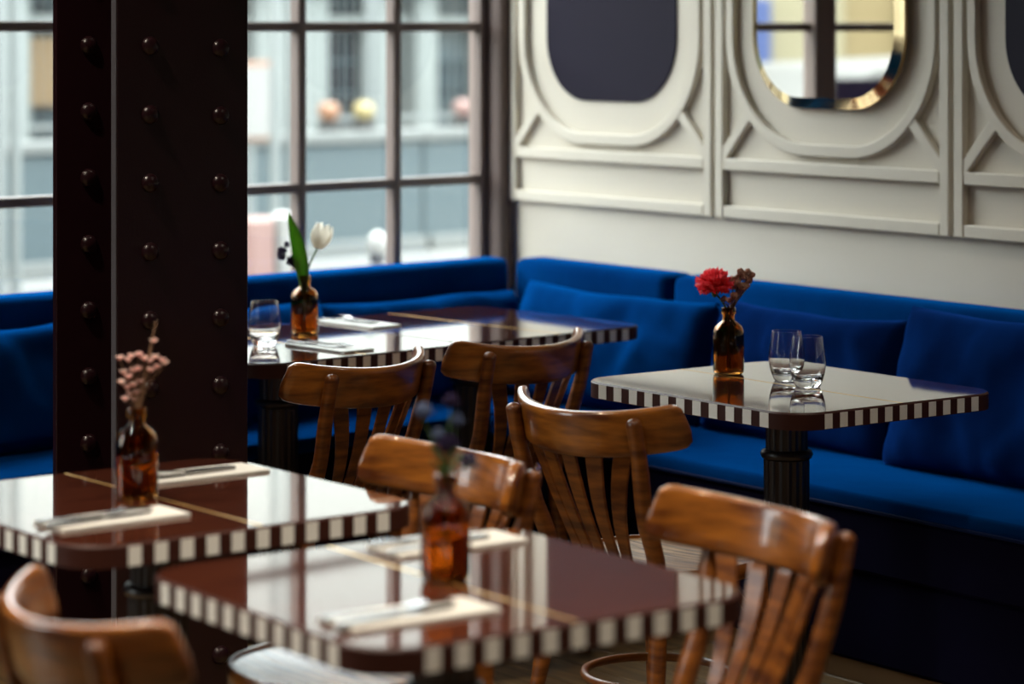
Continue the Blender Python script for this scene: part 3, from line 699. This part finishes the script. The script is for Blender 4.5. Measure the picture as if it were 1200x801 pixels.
# building opposite: pale piers, dark windows, string course
bd = empty('opposite_building', PO(0, 13.2, ZG), RZA, 'pale building across the street with dark windows between light piers', 'building')
MB().box(-18, 6.2, -6, -.25, 0, 2.20).build('wall', FACG, bd); MB().box(-18, 6.2, -6, .05, 2.201, 6.4).build('upper_wall', FACU, bd)
for a, b in ((-16.4,-16.0),(-14.9,-14.5),(-13.3,-12.9),(-12.36,-12.16),(-11.47,-11.22),(-10.98,-10.73),(-10.12,-9.25),(-8.1,-7.6),(-6.84,-6.5),(-5.2,-4.8),(-3.6,-3.2),(-2,-1.6),(-.4,0),(1.2,1.6),(2.8,3.2),(4.4,4.8)):
    MB().box(a, b, -.25, .12, 0, 2.08).build('pier', FACW, bd, bevel=.02)
for a, b, zs, mt in ((-14.4,-13.4,((.8,1.72),(1.87,2.06)),DARKW), (-12.13,-11.5,((.78,1.42),(1.87,2.06)),GREYW), (-11.2,-11.0,((1.87,2.06),),DARKW), (-10.71,-10.14,((.80,1.72),(1.87,2.06)),DARKW), (-9.2,-8.2,((.8,1.72),(1.87,2.06)),GREYW), (-7.58,-6.86,((.83,1.03),(1.87,2.06)),DARKW), (-6.45,-5.3,((.8,1.72),(1.87,2.06)),DARKW), (-4.7,-3.7,((.8,1.72),(1.87,2.06)),GREYW), (-3.1,-2.1,((.8,1.72),(1.87,2.06)),DARKW), (-1.5,-.5,((.8,1.72),(1.87,2.06)),GREYW), (.1,1.1,((.8,1.72),(1.87,2.06)),DARKW), (1.7,2.7,((.8,1.72),(1.87,2.06)),GREYW), (3.3,4.3,((.8,1.72),(1.87,2.06)),DARKW)):
    for z0, z1 in zs:
        w = MB().box(a, b, -.24, -.18, z0, z1).build('shop_window', mt, bd)
        m = MB(); n = max(2, round((b-a)/.19))
        for k in range(1, n): m.box(a+(b-a)*k/n-.006, a+(b-a)*k/n+.006, -.18, -.15, z0, z1)
        for z in (z0+(z1-z0)*.35, z0+(z1-z0)*.68): m.box(a, b, -.18, -.15, z-.012, z+.012)
        m.build('window_bars', FACG, w)
MB().box(-7.58, -6.86, -.24, -.1, 1.07, 1.66).build('ochre_panel', OCHRE, bd)
MB().box(-18, 6.2, -.25, .0, 1.735, 1.855).build('string_course', FACW, bd, bevel=.02)
MB().box(-18, 6.2, -.24, .25, 2.085, 2.195).build('cornice', FACW, bd, bevel=.03)
bo = empty('ochre_building', PO(11.5, 13.0, ZG), RZA, 'ochre and cream building farther left along the street', 'building')
MB().box(-5.0, 7.0, -6, 0, 0, 6.0).build('wall', YELL, bo)
for s_, w_, mt in ((-4.2,.5,OCHRE),(-2.3,.55,CREAM),(-.95,.10,DARKW),(.7,.5,OCHRE),(1.9,.12,DARKW),(3.1,.9,CREAM),(5.2,.6,OCHRE)):
    MB().box(s_-w_, s_+w_, 0, .15, .1, 3.3).build('pier' if mt != DARKW else 'doorway', mt, bo, bevel=.02)
MB().box(-2.82, -2.62, .16, .3, 1.2, 2.0).build('hanging_sign', BLUEP, bo, bevel=.02)
# street things
def pole(s, o, h, label):
    t = empty('scaffold_pole', PO(s, o, ZG), 0, label, 'pole', 'pale street poles')
    MB().tube([(0,0,0),(0,0,h)], [.036,.036], 12).build('tube', POLE, t, smooth=60); MB().lathe([(.05,0),(.05,.04),(.037,.05)], 12).build('foot', POLE, t)
def sat(u, o):
    k = (u-600)/3190; d = (o+6.41)/(.724-.69*k); return -(k*d*.724+(d-8.86)*.69)
pole(-3.37, 8.2, 4.6, 'pale street pole left of the pillar, outermost'); pole(-3.48, 8.2, 4.6, 'pale street pole left of the pillar, nearest the pillar')
pole(-5.57, 8.2, 4.6, 'pale street pole right of the pillar, nearest it'); pole(-5.71, 8.2, 4.6, 'pale street pole right of the pillar, beside the window bar')
o = empty('street_sign', PO(-5.90, 8.9, ZG), RZA, 'white street sign with orange border right of the pillar', 'sign')
MB().tube([(0,0,0),(0,0,1.0)], [.03,.03], 8).build('post', POLE, o); MB().box(-.16,.16,.03,.06,.93,1.50).build('border', ORANGE, o, bevel=.01); MB().box(-.13,.13,.061,.07,.965,1.465).build('board', WHITEP, o)
def bollard(s, o_, label):
    o = empty('bollard', PO(s, o_, ZG), 0, label, 'bollard')
    MB().lathe([(.060,0),(.060,.08),(.040,.11),(.038,.70),(.046,.71),(.046,.74),(.033,.75),(.033,.78)], 20).build('post', BLKP, o, smooth=50)
    MB().lathe([(.028,.78),(.036,.79),(.042,.82),(.042,.84),(.034,.87),(.012,.885)], 20).build('ball_top', WHITEP, o, smooth=60)
bollard(-1.32, 2.2, 'black bollard with white ball top outside the window')
for s_, mt, lb in ((-7.21, ORANGE, 'amber warning lamp on the street barrier, behind the second window pane'), (-7.56, YELLP, 'yellow warning lamp on the street barrier, beside the window bar'), (-8.6, PINKS, 'pale red warning lamp on the street barrier, at the last window pane')):
    o = empty('warning_lamp', PO(s_, 9.6, ZG+.951), RZA, lb, 'lamp', 'warning lamps on the barrier')
    MB().box(-.07,.07,-.05,.05,0,.08).build('base', TYRE, o, bevel=.005); MB().lathe([(.05,.08),(.07,.10),(.085,.15),(.07,.20),(.03,.22)], 16).build('lens', mt, o, smooth=50)
o = empty('red_barrier', PO(-3.36, 5.6, ZG), RZA, 'faded red plastic barrier on the pavement outside', 'barrier')
MB().box(-.10,.10,-.06,.06,.1,.68).build('panel', PINKS, o, bevel=.03); MB().box(-.09,-.03,-.22,.22,0,.1).box(.03,.09,-.22,.22,0,.1).build('foot', TYRE, o, bevel=.01)
o = empty('white_bin', PO(-3.54, 5.6, ZG), RZA, 'small white bin beside the faded red barrier outside', 'bin')
MB().lathe([(.055,0),(.065,.62),(.066,.63)], 16).build('body', WHITEP, o, smooth=50); MB().lathe([(.070,.631),(.070,.67),(.03,.70)], 16).build('lid', WHITEP, o, smooth=50)
# car along the street, seen in the mirror
car = empty('parked_car', PO(6.0, 6.6, ZG), RZA, 'silver car parked along the street, seen in the mirror', 'car')
m = MB(); L_ = [(-2.1,.32),(-2.05,.80),(-1.3,.98),(-.7,1.50),(.9,1.56),(1.6,1.09),(2.1,.98),(2.15,.38)]
def carsec(w, pts): return [(x, w, z) for x, z in pts]
n = len(L_); m.add(carsec(-.85, L_)+carsec(.85, L_), [tuple(range(n)), tuple(range(2*n-1,n-1,-1))]+[(k,n+k,n+(k+1)%n,(k+1)%n) for k in range(n)])
m.build('body', CARP, car, bevel=.06, seg=3, smooth=40)
for sy in (-1, 1): MB().prism([(-1.1,.0),(-.62,0),(.82,0),(1.30,0),(1.30,.01),(-1.1,.01)], 1.02, 1.43).build('side_window', DARKW, car, loc=(0, sy*.852-.005, 0))
for sx in (-1.35, 1.35):
    for sy in (-.78, .78):
        w = MB().lathe([(.30,-.1),(.32,-.08),(.32,.08),(.30,.1)], 24).build('wheel', TYRE, car, smooth=40, loc=(sx, sy, .32), rx=R(90))
        MB().lathe([(.18,-.105),(.18,.105)], 16).build('hub_cap', CARP, w)
